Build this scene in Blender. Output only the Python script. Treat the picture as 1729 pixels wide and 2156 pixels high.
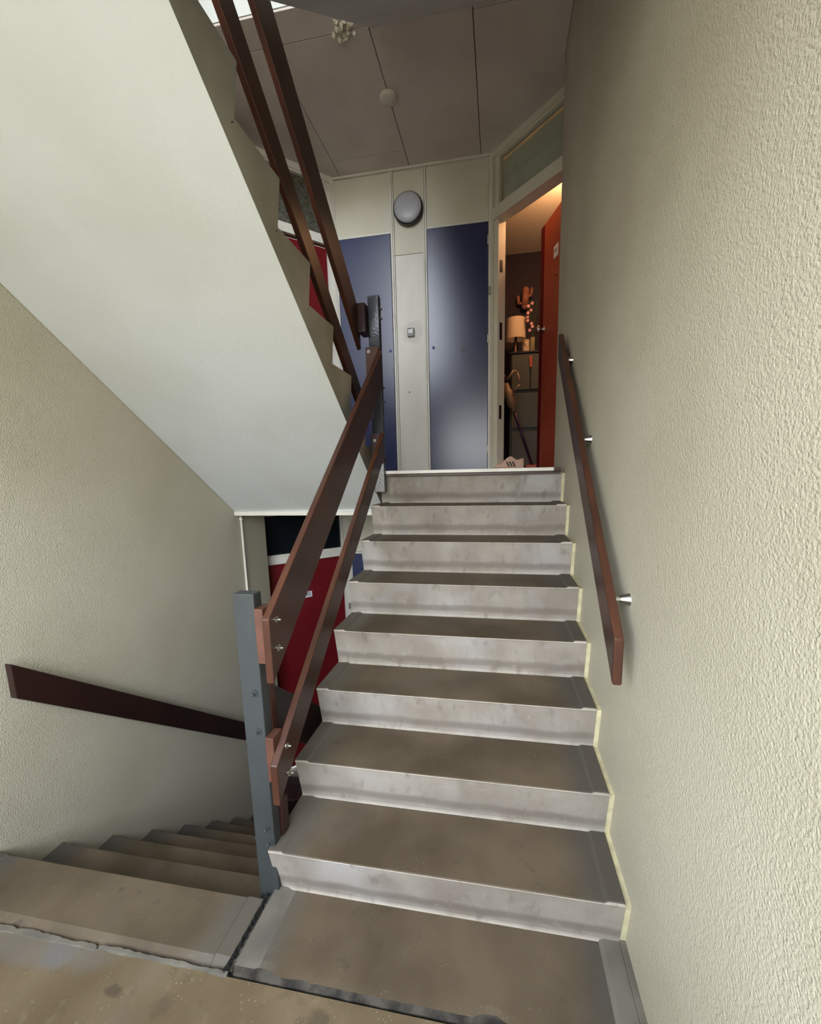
import bpy, bmesh, math, random
from mathutils import Vector, Matrix, noise
random.seed(7)
S = bpy.context.scene
C = S.collection
for o in list(bpy.data.objects): bpy.data.objects.remove(o)

# ------------------------------------------------------------------ camera
cam = bpy.data.cameras.new('camera'); co = bpy.data.objects.new('camera', cam); C.objects.link(co)
co.location = (-0.3766, -1.1644, 1.4498)
co.rotation_euler = (1.4151, 0.0206, 0.1769)
cam.sensor_fit = 'HORIZONTAL'; cam.sensor_width = 36.0
cam.lens = 873.42 / 1729 * 36
cam.shift_x = (864.5 - 892.88) / 1729; cam.shift_y = (1134.48 - 1078) / 1729
cam.clip_start = 0.02
S.camera = co
# ------------------------------------------------------------------ world: overcast daylight, brighter sky over darker ground
w = bpy.data.worlds.new('World'); S.world = w; w.use_nodes = True
nt = w.node_tree; nt.nodes.clear()
wo = nt.nodes.new('ShaderNodeOutputWorld'); bg = nt.nodes.new('ShaderNodeBackground')
tc = nt.nodes.new('ShaderNodeTexCoord'); sp = nt.nodes.new('ShaderNodeSeparateXYZ'); cr = nt.nodes.new('ShaderNodeValToRGB')
mr = nt.nodes.new('ShaderNodeMapRange'); mr.inputs['From Min'].default_value = -1
nt.links.new(tc.outputs['Generated'], sp.inputs[0]); nt.links.new(sp.outputs['Z'], mr.inputs['Value'])
nt.links.new(mr.outputs[0], cr.inputs[0]); nt.links.new(cr.outputs[0], bg.inputs[0]); nt.links.new(bg.outputs[0], wo.inputs[0])
e = cr.color_ramp.elements
e[0].position = 0.0; e[0].color = (0.22, 0.21, 0.18, 1)
e[1].position = 1.0; e[1].color = (0.74, 0.84, 1.0, 1)
n_ = e.new(0.48); n_.color = (0.27, 0.26, 0.23, 1)
n_ = e.new(0.53); n_.color = (0.42, 0.42, 0.40, 1)
n_ = e.new(0.585); n_.color = (0.90, 0.95, 1.0, 1)
bg.inputs[1].default_value = 11.5
def portal(z0, z1):
    l = bpy.data.lights.new('window_portal', 'AREA'); l.shape = 'RECTANGLE'; l.size = 2.1; l.size_y = z1 - z0
    l.cycles.is_portal = True
    o = bpy.data.objects.new('window_portal', l); C.objects.link(o)
    o.location = (-1.15, -1.72, (z0 + z1) / 2); o.rotation_euler = (math.radians(90), 0, 0)
WIN = [(0.75, 2.60), (2.98, 5.50), (6.0, 8.2)]
for a, b in WIN: portal(a, b)
S.view_settings.view_transform = 'Standard'; S.view_settings.look = 'None'
S.view_settings.gamma = 1; S.view_settings.use_curve_mapping = False
S.view_settings.exposure = 0.3

# ------------------------------------------------------------------ helpers
def srgb(r, g, b):
    f = lambda c: (c / 255 / 12.92) if c / 255 <= 0.04045 else ((c / 255 + 0.055) / 1.055) ** 2.4
    return (f(r), f(g), f(b), 1)
class Mat:
    def __init__(s, name, col, rough=0.6, metal=0.0, coat=0.0, spec=0.5):
        s.m = bpy.data.materials.new(name); s.m.use_nodes = True; s.t = s.m.node_tree
        s.b = s.t.nodes['Principled BSDF']; s.b.inputs['Base Color'].default_value = col
        s.b.inputs['Roughness'].default_value = rough; s.b.inputs['Metallic'].default_value = metal
        s.b.inputs['Coat Weight'].default_value = coat; s.b.inputs['Coat Roughness'].default_value = 0.15
        s.b.inputs['Specular IOR Level'].default_value = spec
        s.col = None; s.base = col; s.nrm = None
    def n(s, t, **kw):
        x = s.t.nodes.new(t)
        for k, v in kw.items():
            if k in x.inputs: x.inputs[k].default_value = v
            else: setattr(x, k, v)
        return x
    def l(s, a, b): s.t.links.new(a, b)
    def pos(s, scale=(1, 1, 1), obj=False):
        if obj: src = s.n('ShaderNodeTexCoord').outputs['Object']
        else: src = s.n('ShaderNodeNewGeometry').outputs['Position']
        mp = s.n('ShaderNodeMapping'); mp.inputs['Scale'].default_value = scale; s.l(src, mp.inputs[0]); return mp.outputs[0]
    def cur(s):
        if s.col is None:
            r = s.n('ShaderNodeRGB'); r.outputs[0].default_value = s.base; s.col = r.outputs[0]
        return s.col
    def mix(s, fac, col, amount=1.0):
        c = s.cur(); m = s.n('ShaderNodeMix', data_type='RGBA')
        if amount != 1.0:
            k = s.n('ShaderNodeMath', operation='MULTIPLY'); s.l(fac, k.inputs[0]); k.inputs[1].default_value = amount; fac = k.outputs[0]
        s.l(fac, m.inputs[0]); s.l(c, m.inputs[6]); m.inputs[7].default_value = col
        s.col = m.outputs[2]; s.l(s.col, s.b.inputs['Base Color']); return s
    def noisefac(s, scale, lo, hi, detail=4, stretch=(1, 1, 1), dist=0, obj=False, rough=0.5):
        nz = s.n('ShaderNodeTexNoise', Scale=scale, Detail=detail, Distortion=dist, Roughness=rough); s.l(s.pos(stretch, obj), nz.inputs['Vector'])
        mr = s.n('ShaderNodeMapRange'); mr.inputs['From Min'].default_value = lo; mr.inputs['From Max'].default_value = hi
        s.l(nz.outputs[0], mr.inputs['Value']); return mr.outputs[0]
    def blotch(s, col, scale=3, lo=.4, hi=.65, amount=1.0, **k): return s.mix(s.noisefac(scale, lo, hi, **k), col, amount)
    def specks(s, col, scale=60, thr=.12, amount=.8):
        v = s.n('ShaderNodeTexVoronoi', Scale=scale); s.l(s.pos(), v.inputs['Vector'])
        mr = s.n('ShaderNodeMapRange'); mr.inputs['From Min'].default_value = thr; mr.inputs['From Max'].default_value = thr * .6
        s.l(v.outputs['Distance'], mr.inputs['Value'])
        k = s.n('ShaderNodeMath', operation='MULTIPLY'); s.l(mr.outputs[0], k.inputs[0]); s.l(s.noisefac(9, .48, .62), k.inputs[1])
        return s.mix(k.outputs[0], col, amount)
    def spot(s, p, r, col, amount=.8, wob=.5, stretch=(1, 1, 1)):
        nz = s.n('ShaderNodeTexNoise', Scale=1.3 / r, Detail=4); pv = s.n('ShaderNodeNewGeometry').outputs['Position']; s.l(pv, nz.inputs['Vector'])
        sb = s.n('ShaderNodeVectorMath', operation='SUBTRACT'); s.l(pv, sb.inputs[0]); sb.inputs[1].default_value = p
        ml = s.n('ShaderNodeVectorMath', operation='MULTIPLY'); s.l(sb.outputs[0], ml.inputs[0]); ml.inputs[1].default_value = stretch
        ln = s.n('ShaderNodeVectorMath', operation='LENGTH'); s.l(ml.outputs[0], ln.inputs[0])
        a = s.n('ShaderNodeMath', operation='MULTIPLY_ADD'); s.l(nz.outputs[0], a.inputs[0]); a.inputs[1].default_value = r * wob * 2; s.l(ln.outputs['Value'], a.inputs[2])
        mr = s.n('ShaderNodeMapRange'); mr.inputs['From Min'].default_value = r * (1.15 + wob); mr.inputs['From Max'].default_value = r * (.7 + wob)
        s.l(a.outputs[0], mr.inputs['Value']); return s.mix(mr.outputs[0], col, amount)
    def band(s, axis, lo, hi, soft, col, amount=.6, obj=True, wob=0.0):
        sp = s.n('ShaderNodeSeparateXYZ'); s.l(s.pos(obj=obj), sp.inputs[0]); v = sp.outputs[axis]
        if wob:
            nz = s.n('ShaderNodeTexNoise', Scale=6, Detail=3); s.l(s.pos((1, 1, .2)), nz.inputs['Vector'])
            a = s.n('ShaderNodeMath', operation='MULTIPLY_ADD'); s.l(nz.outputs[0], a.inputs[0]); a.inputs[1].default_value = wob; s.l(v, a.inputs[2]); v = a.outputs[0]
            lo += wob / 2; hi += wob / 2
        c = s.n('ShaderNodeMath', operation='SUBTRACT'); s.l(v, c.inputs[0]); c.inputs[1].default_value = (lo + hi) / 2
        ab = s.n('ShaderNodeMath', operation='ABSOLUTE'); s.l(c.outputs[0], ab.inputs[0])
        mr = s.n('ShaderNodeMapRange'); mr.inputs['From Min'].default_value = (hi - lo) / 2 + soft; mr.inputs['From Max'].default_value = (hi - lo) / 2
        s.l(ab.outputs[0], mr.inputs['Value']); return s.mix(mr.outputs[0], col, amount)
    def bump(s, scale, strength, dist=.004, detail=3, stretch=(1, 1, 1), kind='noise', distort=0, rough=.5):
        if kind == 'noise':
            nz = s.n('ShaderNodeTexNoise', Scale=scale, Detail=detail, Distortion=distort, Roughness=rough)
        else: nz = s.n('ShaderNodeTexVoronoi', Scale=scale, feature='SMOOTH_F1')
        s.l(s.pos(stretch), nz.inputs['Vector'])
        b = s.n('ShaderNodeBump', Strength=strength, Distance=dist); s.l(nz.outputs[0], b.inputs['Height'])
        if s.nrm: s.l(s.nrm, b.inputs['Normal'])
        s.nrm = b.outputs[0]; s.l(s.nrm, s.b.inputs['Normal']); return s
    def roughvar(s, scale, lo, hi):
        f = s.noisefac(scale, .3, .7); mr = s.n('ShaderNodeMapRange'); mr.inputs['To Min'].default_value = lo; mr.inputs['To Max'].default_value = hi
        s.l(f, mr.inputs['Value']); s.l(mr.outputs[0], s.b.inputs['Roughness']); return s

M = {}
def mk(name, *a, **k): M[name] = Mat(name, *a, **k); return M[name]
mk('plaster', srgb(194, 188, 168), .55).blotch(srgb(183, 176, 154), 1.6, .4, .7).bump(185, 1.0, .0048, 4, (1, 1, .95), distort=.1, rough=.55).bump(60, .35, .003, 2)
mk('soffit_paint', srgb(214, 218, 218), .7).blotch(srgb(206, 209, 206), 2, .4, .7).bump(45, .35, .004, 4).bump(9, .2, .006)
mk('slab_side', srgb(166, 162, 148), .8).blotch(srgb(148, 144, 130), 4, .4, .65).bump(40, .2, .004)
mk('cream_paint', srgb(220, 215, 198), .5).blotch(srgb(211, 204, 184), 2.5, .4, .7).bump(25, .08, .003)
mk('white_paint', srgb(226, 223, 212), .42).blotch(srgb(208, 203, 192), 6, .5, .75).bump(30, .1, .002)
mk('white_panel', srgb(222, 219, 208), .38).blotch(srgb(205, 201, 190), 3, .5, .75, stretch=(1, 1, .3)).spot((-1.15, 2.76, 2.72), .10, srgb(190, 186, 176), .6).spot((-1.20, 2.76, 2.2), .012, srgb(90, 85, 80), .8, .9).bump(22, .1, .003)
mk('ceiling_board', srgb(214, 205, 198), .9).blotch(srgb(203, 193, 186), 2.5, .4, .65).bump(160, .35, .0025)
mk('ceiling_gap', srgb(60, 55, 50), .9)
mk('blue_paint', srgb(40, 48, 92), .3, spec=.9).blotch(srgb(35, 42, 82), 2, .4, .7).bump(9, .05, .003, 2).spot((-.70, 2.756, 2.53), .022, srgb(14, 16, 34), .85, .5, (1, 1, .6)).spot((-.66, 2.756, 2.56), .008, srgb(14, 16, 34), .8, .4).spot((-.70, 2.756, 2.46), .009, srgb(14, 16, 34), .8, .4).spot((-1.345, 2.756, 2.40), .022, srgb(14, 16, 34), .85, .5)
mk('red_paint', srgb(112, 20, 27), .45, spec=.35).blotch(srgb(102, 17, 24), 3, .4, .7).bump(20, .06, .003)
mk('red_leaf', srgb(162, 76, 56), .36).blotch(srgb(150, 64, 46), 3, .4, .7).bump(30, .1, .003)
mk('red_edge', srgb(88, 12, 16), .4)
mk('wood_shaded', srgb(44, 25, 21), .4, spec=.4).blotch(srgb(32, 18, 16), 6, .35, .7, stretch=(3, .6, .6), detail=6)  # same boards as wood, darkened to paint in the shade of the lower flight
mk('wood', srgb(66, 39, 30), .36, spec=.45).blotch(srgb(48, 28, 22), 6, .35, .7, stretch=(3, .6, .6), detail=6).bump(90, .1, .0012, 4, (1, .12, .12))
mk('wood_worn_lit', srgb(84, 49, 33), .4).blotch(srgb(62, 35, 25), 8, .35, .65, stretch=(1, .5, .5)).bump(80, .1, .001)  # board edges and end cuts: worn varnish, with light painted into the paler brown
mk('block_wood', srgb(94, 58, 42), .6).blotch(srgb(80, 48, 36), 14, .4, .65).bump(120, .15, .001)
mk('steel_blue', srgb(60, 63, 63), .5, spec=.3).blotch(srgb(54, 57, 57), 5, .4, .7).bump(35, .12, .003, 4)
mk('steel_dark', srgb(40, 43, 47), .2, spec=.9).bump(70, .3, .002, 3)
mk('zinc', srgb(190, 186, 176), .3, metal=1.0)
mk('chrome', srgb(205, 205, 202), .25, metal=1.0)
mk('lock_metal', srgb(70, 80, 120), .5, metal=.4)
mk('painted_bolt', srgb(58, 61, 62), .35)
tr = mk('tread', srgb(102, 89, 72), .6, spec=.35).blotch(srgb(80, 68, 52), 3.2, .38, .62).blotch(srgb(94, 89, 82), 2.1, .55, .75, .7)
tr.band('X', -1.148, -1.06, .06, srgb(92, 87, 79), .75).band('X', -.08, 0, .08, srgb(78, 75, 71), .75)
tr.specks(srgb(168, 158, 140), 80, .17, .35).blotch(srgb(70, 62, 52), 14, .66, .74, .6).bump(110, .18, .002).bump(18, .15, .004)
rs = mk('riser', srgb(158, 150, 140), .75, spec=.3).blotch(srgb(134, 125, 115), 5, .42, .66, .8).blotch(srgb(170, 166, 164), 3, .5, .7, .8)
rs.band('Z', .038, .056, .016, srgb(104, 95, 86), .55, wob=.03).band('Z', .176, .2, .002, srgb(190, 182, 168), .6).band('Z', 0, .010, .004, srgb(176, 168, 156), .5)
rs.blotch(srgb(116, 107, 98), 22, .58, .72, .6, stretch=(1, 1, .5)).blotch(srgb(128, 120, 110), 9, .5, .7, .5, stretch=(1, 1, .25)).blotch(srgb(182, 176, 168), 30, .62, .75, .25).bump(90, .2, .002).bump(14, .2, .004)
mk('landing', srgb(118, 103, 80), .6, spec=.35).blotch(srgb(98, 83, 61), 3, .38, .62).blotch(srgb(108, 102, 92), 1.7, .55, .72).blotch(srgb(84, 72, 55), 16, .58, .72, .5).blotch(srgb(138, 124, 100), 30, .6, .8, .3).specks(srgb(178, 166, 144), 70, .18, .4).bump(95, .3, .003).bump(16, .2, .005) \
  .spot((-1.72, -.30, 0), .055, srgb(108, 106, 104), .9, .6).spot((-1.80, -.29, 0), .16, srgb(112, 108, 102), .6, .5, (.6, 2.4, 1)).spot((-1.46, -.36, 0), .03, srgb(78, 68, 54), .85, .8, (1, 2, 1)) \
  .spot((-1.72, -.2, 0), .012, srgb(60, 45, 35), .9, .5).spot((-1.30, -.37, 0), .03, srgb(85, 74, 58), .6, .8).spot((-.85, -.33, 0), .03, srgb(82, 72, 58), .7, .8)
mk('stone_lip', srgb(112, 107, 96), .7).blotch(srgb(92, 88, 80), 8, .4, .65).bump(40, .35, .004)
mk('stone_dark', srgb(78, 74, 67), .85, spec=.2).blotch(srgb(46, 43, 39), 16, .42, .6).bump(30, .6, .008)
mk('crack', srgb(30, 28, 26), .95)
mk('stair_filler', srgb(212, 204, 166), .6).blotch(srgb(190, 182, 150), 20, .4, .6).bump(60, .4, .004)
mk('dark_tile', srgb(62, 42, 44), .4).blotch(srgb(48, 34, 36), 12, .4, .6)
mk('tile_grout', srgb(120, 108, 100), .8)
mk('hall_wall', srgb(30, 18, 36), .75).bump(60, .1)
mk('hall_white', srgb(226, 214, 196), .75).bump(120, .6, .004)
mk('hall_floor', srgb(120, 92, 70), .6)
mk('lamp_rim', srgb(30, 30, 34), .3)
mk('opal', srgb(176, 178, 186), .35)
mk('plastic_white', srgb(215, 208, 190), .45)
mk('plastic_grey', srgb(150, 148, 142), .5)
mk('black', srgb(22, 20, 24), .4)
mk('cabinet_front', srgb(84, 86, 78), .5)
mk('shade_cloth', srgb(226, 204, 180), .85).bump(200, .2, .001)
mk('lamp_wood', srgb(170, 120, 80), .5)
mk('marble', srgb(220, 200, 170), .4).blotch(srgb(150, 120, 95), 22, .45, .6)
mk('petal', srgb(226, 170, 176), .6)
mk('leaf_green', srgb(60, 80, 50), .6)
mk('cactus', srgb(150, 98, 82), .6)
mk('vac_body', srgb(160, 130, 105), .35)
mk('vac_tube', srgb(70, 44, 78), .3, metal=.5)
mk('vac_trim', srgb(190, 90, 70), .45)
mk('shoe_upper', srgb(226, 190, 168), .7).bump(150, .2, .001)
mk('shoe_sole', srgb(214, 170, 140), .6)
mk('coat', srgb(215, 185, 165), .9).bump(60, .4, .004)
mk('ink', srgb(25, 25, 28), .6)
mk('plate', srgb(225, 228, 232), .4)
mk('curtain', srgb(196, 200, 178), .9).bump(120, .2, .001)
gl = mk('transom_glass', srgb(88, 96, 88), .12); gl.b.inputs['Alpha'].default_value = .12; gl.b.inputs['Specular IOR Level'].default_value = .7
gl.bump(20, .1, .003)
wg = mk('wired_glass', srgb(98, 98, 86), .25); wg.blotch(srgb(70, 70, 60), 40, .4, .6).bump(70, .8, .01, 2)
mk('dark_glass', srgb(14, 20, 26), .18).bump(12, .1, .004)
mk('clear_glass', srgb(200, 190, 150), .1).b.inputs['Alpha'].default_value = .35
mk('frame_grey', srgb(150, 150, 145), .5)

def newobj(name, bm, mat=None, parent=None, smooth=False, bevel=0, loc=None):
    me = bpy.data.meshes.new(name); bmesh.ops.recalc_face_normals(bm, faces=bm.faces[:]); bm.to_mesh(me); bm.free()
    mats = mat if isinstance(mat, (list, tuple)) else [mat]
    for m in mats:
        if m: me.materials.append(M[m].m)
    o = bpy.data.objects.new(name, me); C.objects.link(o)
    if smooth: me.polygons.foreach_set('use_smooth', [True] * len(me.polygons))
    if parent: o.parent = parent
    if loc: o.location = loc
    if bevel:
        b = o.modifiers.new('b', 'BEVEL'); b.width = bevel; b.segments = 2; b.limit_method = 'ANGLE'
    return o
def B(bm, x0, x1, y0, y1, z0, z1, T=None, mi=0):
    v = [bm.verts.new((x, y, z)) for z in (z0, z1) for y in (y0, y1) for x in (x0, x1)]
    if T is not None:
        for q in v: q.co = T @ q.co
    for f in ((0, 2, 3, 1), (4, 5, 7, 6), (0, 1, 5, 4), (2, 6, 7, 3), (0, 4, 6, 2), (1, 3, 7, 5)):
        bm.faces.new([v[i] for i in f]).material_index = mi
    return v
def box(name, x0, x1, y0, y1, z0, z1, mat, parent=None, T=None, bevel=0):
    bm = bmesh.new(); B(bm, x0, x1, y0, y1, z0, z1, T); return newobj(name, bm, mat, parent, bevel=bevel)
def prism(bm, poly, x0, x1, axis='x', T=None, mi=0):
    def P(a, b, t): 
        p = Vector((t, a, b)) if axis == 'x' else (Vector((a, t, b)) if axis == 'y' else Vector((a, b, t)))
        return T @ p if T is not None else p
    a = [bm.verts.new(P(p[0], p[1], x0)) for p in poly]; b = [bm.verts.new(P(p[0], p[1], x1)) for p in poly]
    n = len(poly); fs = [bm.faces.new(a[::-1]), bm.faces.new(b)]
    for i in range(n): fs.append(bm.faces.new((a[i], a[(i + 1) % n], b[(i + 1) % n], b[i])))
    for f in fs: f.material_index = mi
    return fs
def cyl(bm, p0, p1, r0, r1=None, n=20, mi=0):
    p0 = Vector(p0); p1 = Vector(p1); r1 = r0 if r1 is None else r1; d = p1 - p0
    q = d.to_track_quat('Z', 'Y').to_matrix().to_4x4(); T = Matrix.Translation((p0 + p1) / 2) @ q
    r = bmesh.ops.create_cone(bm, cap_ends=True, segments=n, radius1=r0, radius2=r1, depth=d.length, matrix=T)
    return r
def lathe(bm, prof, n=32, T=None):
    rings = []
    for r, z in prof:
        rings.append([bm.verts.new((r * math.cos(2 * math.pi * i / n), r * math.sin(2 * math.pi * i / n), z)) for i in range(n)])
    for a, b in zip(rings, rings[1:]):
        for i in range(n): bm.faces.new((a[i], a[(i + 1) % n], b[(i + 1) % n], b[i]))
    bm.faces.new(rings[0][::-1]); bm.faces.new(rings[-1])
    if T is not None:
        for rg in rings:
            for v in rg: v.co = T @ v.co
def st(o): o['kind'] = 'structure'; return o
def tag(o, label, cat, group=None):
    o['label'] = label; o['category'] = cat
    if group: o['group'] = group
    return o
def emp(name, loc, label=None, cat=None, rz=0, group=None):
    o = bpy.data.objects.new(name, None); C.objects.link(o); o.location = loc; o.rotation_euler = (0, 0, rz); o.empty_display_size = .1
    if label: tag(o, label, cat, group)
    return o
def setpar(o, p):      # parent keeping world placement (p unrotated empties only translate)
    o.parent = p; o.matrix_parent_inverse = Matrix.Translation(-Vector(p.location)) if p.rotation_euler.z == 0 else (Matrix.Translation(p.location) @ Matrix.Rotation(p.rotation_euler.z, 4, 'Z')).inverted(); return o
def text(name, s, size, mat, parent, T, depth=.0006):
    c = bpy.data.curves.new(name, 'FONT'); c.body = s; c.size = size; c.extrude = depth; c.align_x = 'CENTER'; c.align_y = 'CENTER'
    t = bpy.data.objects.new(name, c); C.objects.link(t)
    dg = bpy.context.evaluated_depsgraph_get(); me = bpy.data.meshes.new_from_object(t.evaluated_get(dg)); bpy.data.objects.remove(t)
    me.transform(T); me.materials.clear(); me.materials.append(M[mat].m)
    o = bpy.data.objects.new(name, me); C.objects.link(o); o.parent = parent; return o

XR, XL = 0.018, -2.325          # side walls
RR, RL = -1.148, -1.175         # inner edges of the two flights
ZB, ZT = -3.1, 8.4
YB = -1.60
# ------------------------------------------------------------------ walls
st(box('wall_right', XR, XR + .30, YB, 2.03, ZB, ZT, 'plaster', bevel=.006))
st(box('wall_left', XL - .30, XL, YB, 2.03, ZB, ZT, 'plaster'))
bm = bmesh.new()
wx0, wx1 = -2.2, -.1
B(bm, XL - .3, wx0, YB - .2, YB, ZB, ZT); B(bm, wx1, XR + .3, YB - .2, YB, ZB, ZT)
zz = [ZB] + [q for ab in WIN for q in ab] + [ZT]
for i in range(0, len(zz), 2): B(bm, wx0, wx1, YB - .2, YB, zz[i], zz[i + 1])
st(newobj('wall_back', bm, 'plaster'))
for i, (a, b) in enumerate(WIN):
    bm = bmesh.new()
    for x in (wx0, (wx0 + wx1) / 2 - .03, wx1 - .06): B(bm, x, x + .06, YB - .16, YB - .1, a, b)
    for z in (a, b - .06): B(bm, wx0 + .06, (wx0 + wx1) / 2 - .03, YB - .16, YB - .1, z, z + .06); B(bm, (wx0 + wx1) / 2 + .03, wx1 - .06, YB - .16, YB - .1, z, z + .06)
    st(newobj('window_%d' % (i + 1), bm, 'white_paint'))
st(box('ceiling_top', XL - .3, XR + .3, YB - .2, 2.9, ZT, ZT + .2, 'soffit_paint'))
st(box('floor_bottom', XL - .3, XR + .3, YB - .2, 3.5, ZB - .2, ZB, 'landing'))
bm = bmesh.new(); B(bm, XL - .3, XR + .3, 2.03, 2.2, 4.33, ZT)
st(newobj('wall_far_above', bm, 'plaster'))

# ------------------------------------------------------------------ stair flights
def step_mesh(g, r, w, name):
    lw, lh, bl = .048, .007, .011
    prof = [(.03, -.03), (-.010, 0), (-.0055, .003), (-.0055, .010), (-.0395, r - .010), (-.042, r - .006), (-.0415, r - .002), (-.038, r), (.0, r), (g * .55, r), (g - .012, r)]
    xs = [-w, -w + .003, -w + lw, -w + lw + bl] + [-w + .06 + (w - .12) * i / 8 for i in range(1, 8)] + [-lw - bl, -lw, -.003, 0]
    bm = bmesh.new(); rows = []
    for x in xs:
        e = min(-x, x + w); lip = lh if e <= lw + 1e-6 else 0
        rows.append([bm.verts.new((x, y + (0 if 1 < j < 7 else 0), z + (lip - (.003 if e < .003 else 0) if z >= r - .004 else 0))) for j, (y, z) in enumerate(prof)] + [bm.verts.new((x, g + .02, r - .03))])
    n = len(rows[0])
    for a, b in zip(rows, rows[1:]):
        for j in range(n):
            f = bm.faces.new((a[j], b[j], b[(j + 1) % n], a[(j + 1) % n])); f.material_index = 0 if 6 <= j <= 11 else 1
            f.smooth = False
    bm.faces.new(rows[0][::-1]).material_index = 2; bm.faces.new(rows[-1]).material_index = 2
    bmesh.ops.recalc_face_normals(bm, faces=bm.faces[:])
    me = bpy.data.meshes.new(name); bm.to_mesh(me); bm.free()
    for m in ('tread', 'riser', 'slab_side'): me.materials.append(M[m].m)
    return me
def flight(loc, rot, g, r, w, label, waist, n=8, group=None):
    root = emp('stair_flight', loc, label, 'staircase', rot, group)
    me = step_mesh(g, r, w, 'step'); ml = step_mesh(.150, r, w, 'step')
    for k in range(n):
        o = bpy.data.objects.new('step', ml if k == n - 1 else me); C.objects.link(o); o.parent = root; o.location = (0, k * g, k * r)
    bm = bmesh.new(); ys = [0.02, n * g, n * g]; 
    # waist: (yA,zA outer), (yB,zB) soffit lines for inner/outer side in local coordinates
    a = []
    for x, (z0, z1, y0, y1) in ((-w + .0002, waist[0]), (-.0002, waist[1])):
        a.append([bm.verts.new((x, y, z)) for y, z in ((.03, -.004), (n * g + .03 - .02, n * r - .022), (y1, z1 + .02 if z1 < n * r - .1 else z1), (y1, z1), (y0, z0), (y0, -.004))])
    m = len(a[0])
    bm.faces.new(a[0][::-1]).material_index = 1; bm.faces.new(a[1]).material_index = 1
    for j in range(m): bm.faces.new((a[0][j], a[1][j], a[1][(j + 1) % m], a[0][(j + 1) % m]))
    newobj('waist_slab', bm, ['soffit_paint', 'slab_side'], root)
    return root
# right flight going up from the landing underfoot
def wl(z_at0, sl, y0, y1): return (z_at0 + sl * y0, z_at0 + sl * y1, y0, y1)
flight((0, 0, 0), 0, .22, .18, 1.148, 'worn concrete stair flight climbing from the landing underfoot to the blue closet doors', (wl(-.17, .818, .14, 1.68), wl(-.17, .818, .14, 1.68)))
# left flight above: local x -1.15..0 with rot 180 -> world x RL..RL-1.15 requires mirrored origin
gl_ = .228; y00 = 1.517
def left_up(z, y00, g, label):
    # in local coords (rot 180 about z): local x=-w is world x=RL, local x=0 is world XL
    lo = lambda yw: y00 - yw
    inner = (1.200 - 1.44, 2.739 - 1.44, lo(1.655), lo(-.27))     # stair well side
    outer = (1.187 - 1.44, 2.660 - 1.44, lo(1.655), lo(-.27))     # wall side
    return flight((XL + .002, y00, z), math.pi, g, .18, 1.15, label, (inner, outer))
left_up(1.44, y00, gl_, 'pale stair flight rising overhead at the left, seen from below with its stepped side')
left_up(1.44 + 2.88, y00 - .03, gl_, 'bright stair flight of the next storey, a sliver at the top left')
left_up(-1.44, 1.4735, .2245, 'shadowed concrete stair flight going down at the left behind the steel post')
flight((0, 0, 2.88), 0, .22, .18, 1.13, 'stair flight above the right side, only its grey underside showing at the top', (wl(-.17, .822, -.10, 1.63), wl(-.17, .822, -.10, 1.63)))
flight((0, 0, -2.88), 0, .22, .18, 1.148, 'dark stair flight under the right side going further down', (wl(-.17, .818, .14, 1.68), wl(-.17, .818, .14, 1.68)))
# cream paint filler between step ends and right wall
bm = bmesh.new()
poly = []
for k in range(8):
    poly += [(k * .22 + .000, k * .18 - .002), (k * .22 - .037, k * .18 + .176)]
poly += [(1.54, 1.44 + .0), (1.54, 1.0), (.3, -.1), (0, -.1)]
prism(bm, poly, -.003, XR + .002)
st(newobj('trim_1', bm, 'stair_filler'))
# low plinth band beside the bottom tread
bm = bmesh.new(); B(bm, .0, XR + .002, -1.6, .0, -.05, .012); st(newobj('baseboard_right', bm, 'stone_lip', bevel=.003))

# ------------------------------------------------------------------ landings
def rough_edge_slab(name, poly_fn, mats): pass
def M_land(z, main=False):
    st(box('floor' if main else 'floor_landing', XL, XR, YB, -.275, z - .15, z - .010, 'landing' if main else 'landing'))
    st(box('ceiling_under_landing' if main is False else 'ceiling_below', XL, XR, YB, -.25, z - .22, z - .15, 'soffit_paint'))
    st(box('floor_edge', XL, XR, -.25, -.06, z - .03, z - .02, 'landing'))
M_land(0, True); M_land(2.88); M_land(-2.88); M_land(5.76)
for z in (2.88, -2.88, 5.76): st(box('floor_strip', XL, XR, -.275, -.06, z - .2, z - .002, 'landing'))
def wob(x, y, a=.006): return a * noise.noise(Vector((x * 14, y * 14, 3.3)))
# mortar ridge along the joint
def ridge(name, x0, x1, y, zt, wd, mat, n=60, amp=.006, yslope=0):
    bm = bmesh.new(); rows = []
    for i in range(n + 1):
        x = x0 + (x1 - x0) * i / n; dy = wob(x, 1, amp * 1.6) + yslope * (x - x0); dz = wob(x, 7, amp * .9); ww = wd * (1 + wob(x, 4, .9))
        dy = wob(x * 4, 1, amp) + yslope * (x - x0); dz = wob(x * 5, 7, amp * .5)
        rows.append([bm.verts.new((x, y + dy - ww, -.016)), bm.verts.new((x, y + dy - ww * .3, zt + dz)), bm.verts.new((x, y + dy + ww * .5, zt + dz + .001)), bm.verts.new((x, y + dy + ww * .6, -.03))])
    for a, b in zip(rows, rows[1:]):
        for i in range(4): bm.faces.new((a[i], a[(i + 1) % 4], b[(i + 1) % 4], b[i]))
    bm.faces.new(rows[0]); bm.faces.new(rows[-1][::-1])
    return newobj(name, bm, mat, smooth=False)
st(ridge('trim_2', -1.61, -1.16, -.272, -.003, .008, 'stone_lip', amp=.003))
st(ridge('trim_3', -2.32, -1.62, -.275, -.009, .02, 'stone_lip', amp=.004))
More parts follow.
